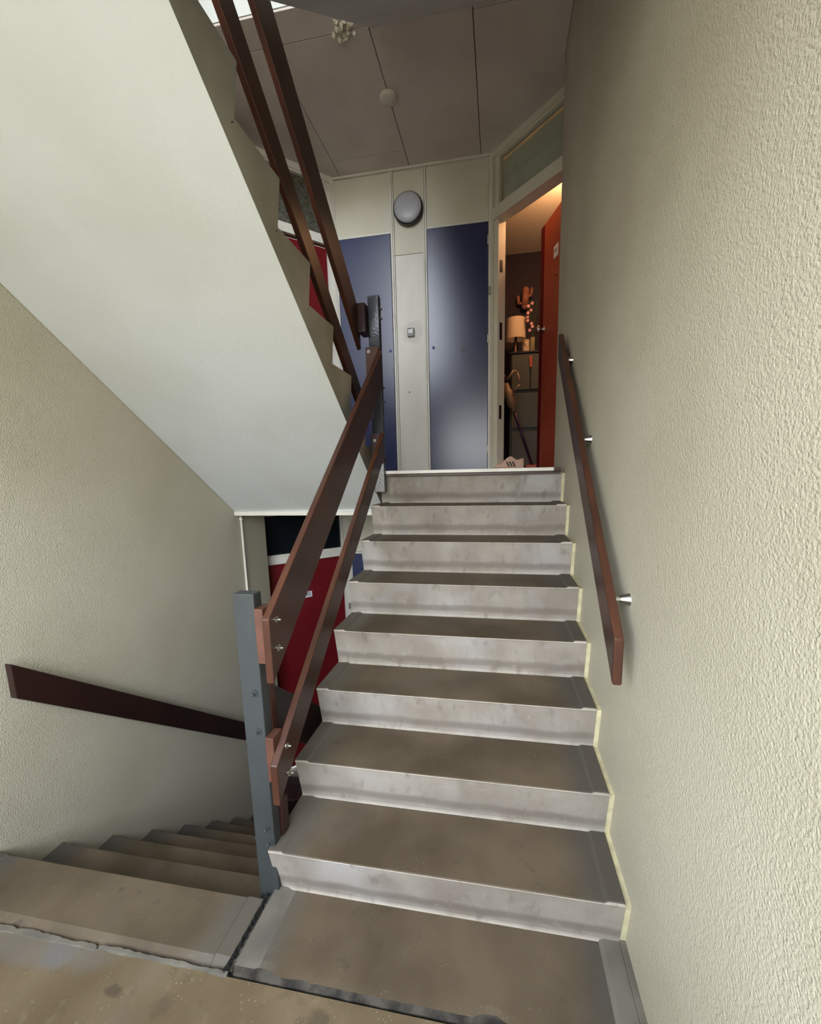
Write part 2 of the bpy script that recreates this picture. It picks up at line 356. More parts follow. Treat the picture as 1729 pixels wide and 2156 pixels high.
# bottom tread slab of the right flight, raised lips both ends, chipped dark front edge
bm = bmesh.new(); N = 60; rows = []
xs = [-1.146, -1.140, -1.088, -1.074] + [-1.07 + 1.0 * i / N for i in range(1, N)] + [-.062, -.05, -.004, -.001]
for x in xs:
    e = min(-x, x + 1.148); lip = .009 if e < .055 else 0
    fy = -.268 + wob(x * 4, 0, .003) ; chip = max(0, noise.noise(Vector((x * 9, 5, 1))) - .12) * .04
    wl_ = wob(x * .2, 9, .004) if e < .01 else 0
    rows.append([bm.verts.new((x, fy + .004, -.04)), bm.verts.new((x, fy, -.012)), bm.verts.new((x, fy + .012 + chip, -.001 - chip * .2 + lip)), bm.verts.new((x, fy + .03 + chip, .0 + lip)), bm.verts.new((x, -.10, lip)), bm.verts.new((x, -.004, lip)), bm.verts.new((x, -.004, -.04))])
n = 7
for a, b in zip(rows, rows[1:]):
    for i in range(n):
        f = bm.faces.new((a[i], a[(i + 1) % n], b[(i + 1) % n], b[i])); f.material_index = 0 if i in (2, 3, 4) else 1
        if i in (2, 3, 4) and (a[0].co.x < -1.08 or b[0].co.x > -.06): f.material_index = 2
for r in (rows[0], rows[-1][::-1]): bm.faces.new(r).material_index = 2
t0 = newobj('bottom_tread', bm, ['tread', 'stone_dark', 'stone_lip']); tag(t0, 'bottom tread slab with raised ends and a chipped dark front edge, right of the crack', 'slab')
st(box('trim_5', -1.185, -1.142, -.30, -.03, -.10, -.022, 'crack'))
bm = bmesh.new(); rows = []
for i in range(71):
    y = -.272 + .235 * i / 70; a_ = -1.176 + wob(0, y * 5, .007) - .003 * (i < 12); b_ = -1.146 + wob(3, y * 6, .006)
    rows.append([bm.verts.new((a_, y, -.004)), bm.verts.new((a_ + .006, y, .0042 + wob(1, y * 7, .003))), bm.verts.new(((a_ + b_) / 2, y, -.012)), bm.verts.new((b_ - .007, y, .006 + wob(5, y * 7, .004))), bm.verts.new((b_, y, .004))])
for a, b in zip(rows, rows[1:]):
    for j in range(4): bm.faces.new((a[j], b[j], b[j + 1], a[j + 1])).material_index = 1 if j in (1, 2) else 0
st(newobj('trim_4', bm, ['stone_dark', 'crack']))
# well-side ends of the main landing slabs

# ------------------------------------------------------------------ L-landings: slab, floor finish, ceiling panels, closets, door frames
CX = (-.457, 2.76); CL = (-1.85, 2.76)
def L_poly(inset=0): return [(XL, 1.52), (XR, 1.52), (XR, 2.03), (.29, 2.02), CX, CL, (-2.59, 2.02), (XL, 2.03)]
def L_slab(z, name, fy=1.50):
    bm = bmesh.new()
    P = [(XL, 1.64), (RL + .02, 1.64), (RL + .02, 1.56), (XR, 1.56), (XR, 2.03), (.9, 2.03), (.9, 2.95), (-3.2, 2.95), (-3.2, 2.03), (XL, 2.03)]
    prism(bm, P, z - (.27 if z < 4 else .225), z - .008, 'z'); return st(newobj(name, bm, 'soffit_paint'))
L_slab(1.44, 'floor_slab'); L_slab(-1.44, 'floor_slab_lower'); L_slab(4.32, 'floor_slab_above')
# landing finish
def finish(z, name, mat='hall_floor'):
    bm = bmesh.new(); prism(bm, [(XL, 1.56), (RL, 1.56), (RL, 1.50), (XR - .05, 1.50), (XR - .05, 2.03), (.5, 2.06), (-.40, 2.90), (-1.9, 2.90), (-2.8, 2.06), (XL, 2.03)], z - .006, z + .012, 'z')
    return st(newobj(name, bm, mat))
finish(1.44, 'floor_upper')
# nosing of the upper landing: concrete edge, worn wooden strip, white metal profile
st(box('trim_6', RR + .02, -.012, 1.462, 1.52, 1.437, 1.449, 'wood', bevel=.002))
st(box('trim_7', RR + .0, -.05, 1.472, 1.520, 1.4515, 1.473, 'white_paint', bevel=.003))
st(box('trim_8', -.05, -.012, 1.462, 1.520, 1.449, 1.470, 'wood', bevel=.004))
# white batten along the foot of the overhead soffit
st(box('trim_9', XL + .01, RR - .0, 1.615, 1.64, 1.170, 1.200, 'white_paint', bevel=.002))
# lower landing: dark tiles, one by one where they show
fl = st(box('floor_lower', -2.9, .6, 1.52, 2.95, -1.45, -1.432, 'tile_grout'))
bm = bmesh.new(); B(bm, -.0495, .0495, -.0495, .0495, 0, .006); tile0 = None
me_t = bpy.data.meshes.new('tile'); bm.to_mesh(me_t); bm.free(); me_t.materials.append(M['dark_tile'].m)
for i in range(16):
    for j in range(13):
        x = -2.75 + .103 * i; y = 1.60 + .103 * j
        if y - x > 4.55 or y > 2.72: continue
        t = bpy.data.objects.new('tile', me_t); C.objects.link(t); t.parent = fl; t.location = (x, y, -1.432)

# ceiling of the upper landing: boards with open joints
cl = st(newobj('ceiling', (lambda b: (prism(b, [(XL, 1.45), (RL, 1.45), (RL, 1.64), (XR, 1.64), (XR, 2.03), (.6, 2.03), (.6, 2.95), (-2.9, 2.95), (-2.9, 2.03), (XL, 2.03)], 4.063, 4.075, 'z'), b)[1])(bmesh.new()), 'ceiling_gap'))
gp = .0025
def cpanel(poly):
    bm = bmesh.new()
    c = Vector((sum(p[0] for p in poly) / len(poly), sum(p[1] for p in poly) / len(poly)))
    q = []
    for p in poly:
        d = Vector(p) - c; q.append((p[0] - gp * (1 if d.x > 0 else -1), p[1] - gp * (1 if d.y > 0 else -1)))
    prism(bm, q, 4.050, 4.063, 'z'); o = newobj('ceiling_panel', bm, 'ceiling_board', cl, bevel=.002); return o
yd = lambda x: 2.303 - x if x > -1 else 4.61 + x
cpanel([(-1.151, 1.60), (-.543, 1.60), (-.543, 2.76), (-1.151, 2.76)])
cpanel([(-.543, 1.645), (XR, 1.645), (XR, 2.03), (.27, 2.03), (-.457, 2.76), (-.543, 2.76)])
cpanel([(-.543, 1.60), (XR, 1.60), (XR, 1.645), (-.543, 1.645)])
cpanel([(-1.775, 1.615), (-1.151, 1.615), (-1.151, 2.577), (-1.775, 2.577)])
cpanel([(-1.775, 1.435), (-1.151, 1.435), (-1.151, 1.615), (-1.775, 1.615)])
cpanel([(-1.775, 2.577), (-1.151, 2.577), (-1.151, 2.76), (-1.775, 2.76)])
cpanel([(XL, 1.435), (-1.775, 1.435), (-1.775, 1.615), (XL, 1.615)])
cpanel([(XL - .25, 2.03), (XL, 2.03), (XL, 1.615), (-1.775, 1.615), (-1.775, 2.76), (-1.85, 2.76)])
# slab above the ceiling on the left
st(box('ceiling_edge', XL, RL, 1.445, 1.49, 4.076, 4.20, 'soffit_paint'))
st(box('wall_well_above', RL - .005, RR + .012, 1.46, 1.62, 4.055, 4.20, 'soffit_paint'))

def far_wall(z0, name, idx, full=True):
    """closet front between the two corner door frames; z0 = landing level"""
    y = 2.76
    ztop = z0 + 2.61; zd = z0 + 2.108; zb = z0 + .035
    wl = st(box(name, CL[0] - .05, CX[0] + .05, y + .03, y + .15, z0 - .01, ztop, 'cream_paint'))
    def pan(n, x0, x1, za, zb_, mat, dy=.0, par=wl, bev=.0015): return box(n, x0, x1, y + dy, y + .03, za, zb_, mat, par, bevel=bev)
    pan('panel', -1.845, -1.335, zd + .02, ztop - .02, 'cream_paint', .006)
    pan('panel', -1.300, -1.045, z0 + 1.93, ztop - .02, 'cream_paint', .008)
    pan('panel', -1.300, -1.045, zb, z0 + 1.926, 'white_panel', .008)
    pan('panel', -1.010, -.480, zd + .02, ztop - .02, 'cream_paint', .006)
    for x0, x1 in ((-1.333, -1.316), (-1.313, -1.302), (-1.043, -1.030), (-1.027, -1.012)): pan('batten', x0, x1, zb, ztop - .02, 'white_paint', -.004)
    pan('batten', -1.85, -.457, ztop - .018, ztop, 'white_paint', -.010)
    pan('batten', -1.85, -.457, z0 + .0, zb - .004, 'white_paint', -.006)
    pan('batten', -.478, -.455, zb, ztop - .02, 'white_paint', -.004)
    pan('batten', -1.85, -1.836, zb, ztop - .02, 'white_paint', -.004)
    for x0, x1 in ((-1.835, -1.335), (-1.010, -.480)): pan('batten', x0, x1, zd, zd + .018, 'white_paint', .0)
    for k, (x0, x1) in enumerate(((-1.832, -1.337), (-1.009, -.484))):
        d = st(box('door_%d' % (idx + k), x0, x1, y - .004, y + .022, zb, zd - .003, 'blue_paint', bevel=.002))
        bm = bmesh.new(); kx = (-1.367, -.966)[k]
        cyl(bm, (kx, y - .006, z0 + 1.13), (kx, y - .001, z0 + 1.13), .014, n=20); cyl(bm, (kx, y - .014, z0 + 1.13), (kx, y - .005, z0 + 1.13), .008, n=16)
        newobj('lock', bm, 'lock_metal', d, smooth=False)
        if k:
            for hz in (.22, 1.17, 1.96):
                bm = bmesh.new(); cyl(bm, (-.482, y - .010, z0 + hz - .035), (-.482, y - .010, z0 + hz + .035), .006, n=12); newobj('hinge', bm, 'white_paint', d)
    return wl
far_wall(1.44, 'wall_far', 1)
far_wall(-1.44, 'wall_far_lower', 3)

s2 = 2 ** -.5
def frameT(side):   # local: x along the wall from the far corner, y into the apartment, z up
    if side == 'R': return Matrix(((s2, s2, 0, CX[0]), (-s2, s2, 0, CX[1]), (0, 0, 1, 0), (0, 0, 0, 1)))
    return Matrix(((-s2, -s2, 0, CL[0]), (-s2, s2, 0, CL[1]), (0, 0, 1, 0), (0, 0, 0, 1)))
def door_frame(side, z0, zbar0, zbar1, idx, glass, ztop=None, jm='white_paint'):
    T = frameT(side); ztop = ztop or z0 + 2.61
    root = bmesh.new()
    B(root, .0, .028, -.012, .10, z0, ztop, T); B(root, .028, .072, .012, .10, z0, ztop, T)
    B(root, .99, 1.07, -.01, .10, z0, ztop, T)
    B(root, .028, .99, -.012, .10, zbar0, zbar1, T)
    B(root, .028, .99, -.012, .10, ztop - .05, ztop, T)
    f = st(newobj('window_%d' % idx, root, jm, bevel=.0025))
    for q in ((.072, .088, zbar1, ztop - .05), (.974, .99, zbar1, ztop - .05)): box('bead', q[0], q[1], .0, .05, q[2], q[3], jm, f, T)
    box('bead', .088, .974, .0, .05, zbar1, zbar1 + .014, jm, f, T); box('bead', .088, .974, .0, .05, ztop - .066, ztop - .05, jm, f, T)
    box('pane', .088, .974, .03, .036, zbar1 + .014, ztop - .066, glass, f, T)
    return T
# left upper: closed red door
T = door_frame('L', 1.44, 3.487, 3.553, 5, 'wired_glass')
d = st(box('door_5', .076, .986, .03, .07, 1.47, 3.472, 'red_paint', T=T, bevel=.003))
box('head_strip', .074, .988, .020, .028, 3.472, 3.487, 'wood', d, T)
# lower left: closed red door with number plate
T = door_frame('L', -1.44, .660, .730, 6, 'dark_glass', ztop=1.17)
d = st(box('door_6', .076, .986, .03, .07, -1.41, .655, 'red_paint', T=T, bevel=.003))
pl = box('number_plate', .412, .545, .026, .030, .290, .348, 'plate', d, T, bevel=.001)
text('plate_number', '95', .056, 'ink', pl, T @ Matrix.Translation((.452, .0255, .319)) @ Matrix(((-1, 0, 0, 0), (0, 0, 1, 0), (0, 1, 0, 0), (0, 0, 0, 1))))
bm = bmesh.new(); B(bm, .03, .055, -.016, -.011, .10, .16, T); newobj('doorbell', bm, 'plastic_grey', d)
T = door_frame('R', -1.44, .660, .730, 7, 'dark_glass', ztop=1.17)
st(box('door_7', .076, .986, .03, .07, -1.41, .655, 'red_paint', T=T, bevel=.003))
# right upper: open door with transom glass and a draped curtain behind
T = door_frame('R', 1.44, 3.538, 3.625, 8, 'transom_glass', jm='cream_paint')
bm = bmesh.new(); rows = []
for i in range(61):
    u = .074 + .914 * i / 60
    col = []
    for j in range(15):
        v = j / 14; zt_ = 3.995
        z = zt_ - v * .37
        col.append(bm.verts.new(T @ Vector((u, .062 + .003 * math.sin(u * 22 + v * 2) + .02 * v * math.exp(-((u - .20) / .045) ** 2) - .028 * math.exp(-((z - 3.80 - .06 * math.exp(-((u - .22) / .06) ** 2)) / .010) ** 2), z))))
    rows.append(col)
for a, b in zip(rows, rows[1:]):
    for j in range(14): bm.faces.new((a[j], b[j], b[j + 1], a[j + 1]))
cu = newobj('curtain', bm, 'curtain', smooth=True); sm = cu.modifiers.new('s', 'SOLIDIFY'); sm.thickness = .002
tag(cu, 'grey green curtain hanging in folds behind the transom glass over the open door', 'curtain')
jamb = bpy.data.objects['window_8']
for z, h in ((2.66, .14), (3.18, .09), (1.98, .12)): box('strike_plate', .0722, .0755, .035, .062, z - h / 2, z + h / 2, 'black', jamb, T)
# doorbell on the jamb beside the open door
bell = emp('doorbell_button', (-.466, 2.755, 3.0), 'small grey bell push on the cream jamb between the blue door and the open doorway', 'doorbell')
bb = box('housing', -.478, -.456, 2.738, 2.752, 2.965, 3.03, 'plastic_grey', bevel=.003); setpar(bb, bell)
bm = bmesh.new(); cyl(bm, (-.467, 2.738, 2.985), (-.467, 2.735, 2.985), .006); o = newobj('button', bm, 'plastic_white'); setpar(o, bell)

# open leaf, hinged on the near side
H = Vector((.256, 2.055, 0)); dv = Vector((-.303, .953, 0)).normalized(); nv = Vector((.953, .303, 0))
TL = Matrix(((dv.x, nv.x, 0, H.x), (dv.y, nv.y, 0, H.y), (0, 0, 1, 0), (0, 0, 0, 1)))
leaf = bmesh.new(); B(leaf, 0, .92, 0, .040, 1.475, 3.53, TL)
leaf = newobj('door_8', leaf, 'red_leaf', bevel=.003); st(leaf)
box('leaf_edge', .862, .922, -.007, -.0003, 1.48, 3.522, 'red_edge', leaf, TL)
pl = box('number_plate', .585, .665, -.004, -.0005, 3.165, 3.255, 'plate', leaf, TL, bevel=.001)
text('plate_number', '93', .05, 'ink', pl, TL @ Matrix.Translation((.625, -.0045, 3.21)) @ Matrix(((-1, 0, 0, 0), (0, 0, 1, 0), (0, 1, 0, 0), (0, 0, 0, 1))))
bm = bmesh.new()
c0 = TL @ Vector((.855, 0, 2.68))
lathe(bm, [(.004, 0), (.026, .001), (.027, .007), (.012, .010), (.010, .030), (.027, .040), (.034, .052), (.030, .066), (.012, .072)], 28, TL @ Matrix.Translation((.835, 0, 2.68)) @ Matrix.Rotation(math.pi / 2, 4, 'X'))
newobj('door_knob', bm, 'chrome', leaf, smooth=True)
bm = bmesh.new(); lathe(bm, [(.004, 0), (.024, .001), (.024, .006), (.010, .010), (.010, .022), (.004, .024)], 20, TL @ Matrix.Translation((.86, .04, 2.68)) @ Matrix.Rotation(-math.pi / 2, 4, 'X'))
B(bm, .84, .955, .062, .076, 2.672, 2.690, TL); newobj('lever', bm, 'chrome', leaf, smooth=False)
for z, h, mm in ((2.68, .11, 'zinc'), (3.05, .04, 'zinc'), (2.05, .10, 'zinc')): box('lock_plate', .9235, .9255, .010, .030, z - h / 2, z + h / 2, mm, leaf, TL)
bm = bmesh.new(); cyl(bm, TL @ Vector((.61, -.004, 3.02)), TL @ Vector((.61, 0, 3.02)), .009, n=16); newobj('peephole', bm, 'black', leaf)

# ------------------------------------------------------------------ hallway of the flat behind the open door
st(box('wall_hall_back', -.75, 2.0, 4.41, 4.5, 1.4, 4.05, 'hall_wall'))
st(box('wall_hall_left', -.60, -.50, 2.92, 4.41, 1.4, 4.05, 'hall_wall'))
st(box('wall_hall_right', 1.5, 1.6, 2.03, 4.41, 1.4, 4.05, 'hall_wall'))
st(box('wall_hall_near', .33, 1.6, 1.93, 2.03, 1.4, 4.05, 'hall_wall'))
bm = bmesh.new(); prism(bm, [(-.36, 2.82), (.38, 2.08), (1.6, 2.03), (1.6, 4.45), (-.6, 4.45), (-.6, 2.95)], 4.035, 4.075, 'z'); st(newobj('ceiling_hall', bm, 'hall_white'))
bm = bmesh.new(); prism(bm, [(-.42, 2.76), (.30, 2.04), (1.6, 2.0), (1.6, 4.45), (-.6, 4.45), (-.6, 2.95)], 1.42, 1.468, 'z'); st(newobj('floor_hall', bm, 'hall_floor'))
l = bpy.data.lights.new('hall_bulb', 'POINT'); l.energy = 26; l.color = (1.0, .51, .23); l.shadow_soft_size = .06
o = bpy.data.objects.new('hall_bulb', l); C.objects.link(o); o.location = (.24, 3.02, 3.84)
hl = emp('ceiling_lamp', (.24, 3.02, 4.03), 'hallway ceiling lamp hidden behind the open red door', 'lamp')
bm = bmesh.new(); cyl(bm, (.24, 3.02, 3.87), (.24, 3.02, 4.034), .008, n=10); cyl(bm, (.24, 3.02, 4.015), (.24, 3.02, 4.034), .045, n=20); setpar(newobj('pendant_rod', bm, 'chrome'), hl)

# cabinet
cab = emp('shoe_cabinet', (-.0, 4.0, 1.468), 'dark shoe cabinet with grey tilting fronts standing against the hallway back wall', 'cabinet')
bm = bmesh.new(); X0, X1, Y0, Y1, Z0, Z1 = -.262, .42, 3.86, 4.20, 1.468, 2.775
B(bm, X0, X0 + .018, Y0, Y1, Z0, Z1 - .02); B(bm, X1 - .018, X1, Y0, Y1, Z0, Z1 - .02); B(bm, X0 - .005, X1 + .005, Y0 - .012, Y1, Z1 - .02, Z1); B(bm, X0 + .018, X1 - .018, Y1 - .01, Y1, Z0, Z1 - .02)
for z in (Z0 + .0, 1.915, 2.335): B(bm, X0 + .018, X1 - .018, Y0 + .01, Y1 - .01, z, z + .03)
setpar(newobj('body', bm, 'black', bevel=.002), cab)
for z0, z1 in ((1.50, 1.912), (1.947, 2.332), (2.367, 2.75)):
    setpar(box('flap', X0 + .02, X1 - .02, Y0 - .002, Y0 + .016, z0, z1, 'cabinet_front', bevel=.003), cab)
# brush hanging on the cabinet front
br = emp('hand_brush', (-.04, 3.85, 2.6), 'small reddish brush hanging on the front of the shoe cabinet', 'brush')
bm = bmesh.new(); B(bm, -.052, -.022, 3.836, 3.856, 2.60, 2.72); setpar(newobj('brush_head', bm, 'vac_trim', bevel=.004), br)
bm = bmesh.new(); cyl(bm, (-.037, 3.848, 2.35), (-.037, 3.848, 2.60), .005); setpar(newobj('handle', bm, 'black'), br)
# table lamp
tl = emp('table_lamp', (-.195, 4.0, 2.776), 'table lamp with a cream drum shade on crossed wooden legs on the cabinet', 'lamp')
sx, sy = -.200, 4.0
bm = bmesh.new(); n = 40
ro = [[bm.verts.new((sx + r * math.cos(2 * math.pi * i / n), sy + r * math.sin(2 * math.pi * i / n), z)) for i in range(n)] for r, z in ((.112, 2.945), (.107, 3.165), (.104, 3.165), (.109, 2.945))]
for a, b in zip(ro, ro[1:] + ro[:1]):
    for i in range(n): bm.faces.new((a[i], a[(i + 1) % n], b[(i + 1) % n], b[i]))
setpar(newobj('lamp_shade', bm, 'shade_cloth', smooth=False), tl)
for i in range(3):
    a = i * 2.094 + .5
    bm = bmesh.new(); cyl(bm, (sx + .06 * math.cos(a), sy + .06 * math.sin(a), 2.777), (sx + .012 * math.cos(a), sy + .012 * math.sin(a), 2.93), .009, .008, n=10)
    setpar(newobj('leg', bm, 'lamp_wood' if i == 2 else 'black', smooth=False), tl)
bm = bmesh.new(); cyl(bm, (sx, sy, 2.92), (sx, sy, 3.0), .014, n=14); setpar(newobj('socket', bm, 'black'), tl)
# marbled jar, glass vase with orchid
jr = emp('marbled_jar', (-.085, 3.92, 2.776), 'marbled cream jar with a lid beside the table lamp', 'jar')
bm = bmesh.new(); lathe(bm, [(.036, 2.776), (.04, 2.782), (.04, 2.905), (.037, 2.91)], 28, Matrix.Translation((-.092, 3.92, 0))); setpar(newobj('jar_body', bm, 'marble', smooth=False), jr)
vs = emp('glass_vase', (-.01, 3.92, 2.776), 'tall glass vase with pink orchid sprays beside the marbled jar', 'vase')
bm = bmesh.new(); lathe(bm, [(.028, 2.776), (.03, 2.78), (.026, 2.90), (.030, 2.93), (.027, 2.93), (.023, 2.9), (.027, 2.79), (.005, 2.786)], 24, Matrix.Translation((-.018, 3.92, 0))); setpar(newobj('vase_body', bm, 'clear_glass', smooth=True), vs)
for k in range(3):
    bm = bmesh.new(); p = Vector((-.018, 3.92, 2.79)); 
    for q in range(6):
        nx = Vector((-.018 + (k - 1) * .02 * q / 2.5, 3.92 - .006 * q, 2.79 + .085 * (q + 1))); cyl(bm, p, nx, .003, n=6); p = nx
    setpar(newobj('stem', bm, 'leaf_green'), vs)
for k in range(9):
    c = Vector((-.045 + random.uniform(-.035, .05), 3.90 + random.uniform(-.02, .02), 3.0 + .036 * k)); bm = bmesh.new()
    for q in range(5):
        a = q * 1.257 + k
        d = Vector((math.cos(a) * .02, -.004, math.sin(a) * .02)); u = Vector((-math.sin(a) * .011, 0, math.cos(a) * .011))
        vv = [bm.verts.new(c), bm.verts.new(c + d * .6 + u), bm.verts.new(c + d + Vector((0, -.006, 0))), bm.verts.new(c + d * .6 - u)]; bm.faces.new(vv)
    o = newobj('blossom', bm, 'petal'); m_ = o.modifiers.new('s', 'SOLIDIFY'); m_.thickness = .002; setpar(o, vs)
# cactus-shaped ornament on the wall
cc = emp('cactus_ornament', (-.06, 4.38, 3.4), 'orange cactus shaped ornament fixed on the dark hallway wall', 'ornament')
bm = bmesh.new()
def capsule(bm, pts, r):
    for a, b in zip(pts, pts[1:]): cyl(bm, a, b, r, n=14)
    for p in pts: bmesh.ops.create_uvsphere(bm, u_segments=14, v_segments=8, radius=r, matrix=Matrix.Translation(p))
f = lambda x, z: Vector((x, 4.36, z))
capsule(bm, [f(-.085, 3.42), f(-.075, 3.60)], .042); setpar(newobj('cactus_trunk', bm, 'cactus', smooth=True), cc)
bm = bmesh.new(); capsule(bm, [f(-.095, 3.45), f(-.160, 3.46), f(-.165, 3.53)], .017); setpar(newobj('cactus_arm', bm, 'cactus', smooth=True), cc)
bm = bmesh.new(); capsule(bm, [f(-.07, 3.52), f(-.015, 3.54), f(-.005, 3.61)], .017); setpar(newobj('cactus_arm', bm, 'cactus', smooth=True), cc)
# hanging coat edge and small key rack at the left jamb
ct = emp('hanging_coat', (-.44, 3.1, 3.3), 'pale pink coat hanging on the left hallway wall, only its edge showing', 'coat')
bm = bmesh.new(); rows = []
for i in range(13):
    z = 3.32 - i * .042; b = .09 + .012 * math.sin(i * 1.1) + (.014 if i > 7 else 0)
    rows.append([bm.verts.new((-.495 + (b + .02) * max(0, math.cos(a)) * .95, 3.08 + .09 * math.sin(a), z)) for a in [(-.5 + j / 8) * math.pi for j in range(9)]])
for a, b in zip(rows, rows[1:]):
    for j in range(8): bm.faces.new((a[j], a[j + 1], b[j + 1], b[j]))
bm.faces.new(rows[0]); bm.faces.new(rows[-1][::-1]); setpar(newobj('coat_body', bm, 'coat', smooth=True), ct)
bm = bmesh.new(); cyl(bm, (-.498, 3.08, 3.35), (-.45, 3.08, 3.36), .008); setpar(newobj('coat_hook', bm, 'black'), ct)

# stick vacuum leaning on the cabinet
vc = emp('stick_vacuum', (-.05, 3.45, 1.47), 'cordless stick vacuum cleaner with purple tube leaning before the shoe cabinet', 'vacuum cleaner')
a = Vector((-.335, 3.40, 2.40)); b = Vector((-.235, 3.42, 2.10)); c = Vector((-.03, 3.50, 1.52))
bm = bmesh.new(); cyl(bm, b, c, .014, n=14); setpar(newobj('tube', bm, 'vac_tube', smooth=True), vc)
dr = (b - a).normalized(); q = dr.to_track_quat('Z', 'Y').to_matrix().to_4x4()
bm = bmesh.new(); lathe(bm, [(.02, -.12), (.035, -.10), (.035, -.04), (.046, -.03), (.05, .07), (.044, .12), (.022, .15), (.018, .19)], 22, Matrix.Translation((a + b) / 2) @ q); setpar(newobj('dust_bin', bm, 'vac_body', smooth=True), vc)
bm = bmesh.new(); lathe(bm, [(.03, -.19), (.037, -.18), (.037, -.12), (.02, -.115)], 22, Matrix.Translation((a + b) / 2) @ q); setpar(newobj('motor_cap', bm, 'vac_tube', smooth=True), vc)
bm = bmesh.new(); h0 = a + Vector((.03, -.02, -.02)); pts = [h0, a + Vector((.10, -.03, .07)), a + Vector((.135, -.03, .045)), a + Vector((.165, -.03, -.07)), a + Vector((.10, -.03, -.13))]
for p_, q_ in zip(pts, pts[1:]): cyl(bm, p_, q_, .012, n=12)
setpar(newobj('handle', bm, 'vac_body', smooth=True), vc)
bm = bmesh.new(); B(bm, -.10, .12, 3.46, 3.56, 1.47, 1.52); setpar(newobj('floor_head', bm, 'vac_trim', bevel=.01), vc)

# sneaker on the threshold
sh = emp('sneaker', (-.285, 2.72, 1.469), 'pale sneaker with three dark stripes standing in the open doorway', 'shoe', rz=math.radians(2))
def shoe_loft(prof_fn, n=22, m=14):
    bm = bmesh.new(); rows = []
    for i in range(n + 1):
        t = i / n; rows.append([bm.verts.new(prof_fn(t, 2 * math.pi * j / m)) for j in range(m)])
    for a, b in zip(rows, rows[1:]):
        for j in range(m): bm.faces.new((a[j], a[(j + 1) % m], b[(j + 1) % m], b[j]))
    bm.faces.new(rows[0][::-1]); bm.faces.new(rows[-1]); return bm
def up(t, a):   # t 0 toe (left) .. 1 heel (right)
    x = -.125 + .25 * t; wdt = .045 * (math.sin(math.pi * min(1, t * 1.3 + .12)) ** .5 if t < .5 else (.86 + .1 * math.cos(t * 5))) * (1 if t < .97 else .8)
    sm_ = lambda q: max(0, min(1, q)) ** 2 * (3 - 2 * max(0, min(1, q)))
    h = .034 + .066 * sm_((t - .12) / .42) - .030 * sm_((t - .56) / .2) + .012 * sm_((t - .8) / .18)
    if t < .06: h *= .6
    return Vector((x, wdt * math.cos(a) * (1 - .35 * max(0, math.sin(a)) * (t > .3)), .022 + h * max(-.1, math.sin(a))))
o = newobj('upper', shoe_loft(up), 'shoe_upper', sh, smooth=True)
bm = bmesh.new(); pts = []
for i in range(28):
    a = 2 * math.pi * i / 28; x = .135 * math.cos(a); y = .047 * math.sin(a) * (1.05 if x < 0 else .85); pts.append((x, y))
prism(bm, pts, 0, .026, 'z'); newobj('sole', bm, 'shoe_sole', sh, bevel=.005)
for k in range(3):
    x = -.012 + k * .026; bm = bmesh.new(); prism(bm, [(x, .030), (x + .012, .030), (x - .010, .072), (x - .022, .072)], -.050, -.034, 'y')
    newobj('stripe', bm, 'ink', sh)
for k in range(4):
    bm = bmesh.new(); x = -.065 + k * .022; cyl(bm, (x, -.02, .062 + k * .011), (x + .006, .02, .064 + k * .011), .004, n=8); newobj('lace', bm, 'shoe_sole', sh)

# ------------------------------------------------------------------ railings
def slope_board(x0, x1, ya, za, yb, zb, h, mats=('wood', 'wood_worn_lit')):
    """board with vertically cut ends; (ya,za),(yb,zb) = top edge ends; h = vertical height"""
    bm = bmesh.new(); prism(bm, [(ya, za), (yb, zb), (yb, zb - h), (ya, za - h)], x0, x1)
    bm.faces.ensure_lookup_table()
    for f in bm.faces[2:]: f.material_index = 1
    return bm
def add_board(parent, name, *a, k2='wood', **k):
    bm = slope_board(*a, **k); o = newobj(name, bm, [k2, 'wood_worn_lit' if k2 == 'wood' else k2], None, bevel=.004); setpar(o, parent); return o
def bolt(parent, p, d, r=.007, l=.012, mat='painted_bolt'):
    p = Vector(p); d = Vector(d); bm = bmesh.new()
    cyl(bm, p - d * .004, p + d * .0025, r * 1.75, n=18); cyl(bm, p + d * .0025, p + d * (l * .55), r * 1.15, n=6); cyl(bm, p + d * (l * .55), p + d * l, r * .65, n=12)
    bmesh.ops.create_uvsphere(bm, u_segments=12, v_segments=6, radius=r * .65, matrix=Matrix.Translation(p + d * l))
    setpar(newobj('bolt', bm, mat), parent)
RX = Vector((1, 0, 0)); RY = Vector((0, 1, 0))
# lower post and the two boards up the right flight
ra = emp('stair_railing', (-1.168, 0, -.03), 'blue grey steel post with two brown boards rising beside the right hand steps', 'railing')
setpar(box('post', -1.205, -1.131, -.025, .020, -.05, 1.088, 'steel_blue', bevel=.004), ra)
m = .823
add_board(ra, 'board', -1.101, -1.075, -.040, 1.014, 1.385, 1.014 + m * 1.425, .215)
add_board(ra, 'board', -1.101, -1.075, -.062, .524, 1.375, .524 + m * 1.437, .143)
setpar(box('spacer_block', -1.1305, -1.1015, -.030, .028, .860, 1.042, 'block_wood', bevel=.0015), ra)
setpar(box('spacer_block', -1.1305, -1.1015, -.030, .028, .437, .600, 'block_wood', bevel=.0015), ra)
for y, z in ((.000, 1.000), (.000, .905), (.003, .555), (.006, .452)): bolt(ra, (-1.0745, y, z), RX, .006, .014, 'zinc')
for z in (1.022, .925, .186, .121): bolt(ra, (-1.2055, -.004, z), -RX, .007, .010)
for x, z in ((-1.157, .753), (-1.156, .618), (-1.155, .255), (-1.150, .20)): bolt(ra, (x, -.0255, z), -RY, .007, .011)
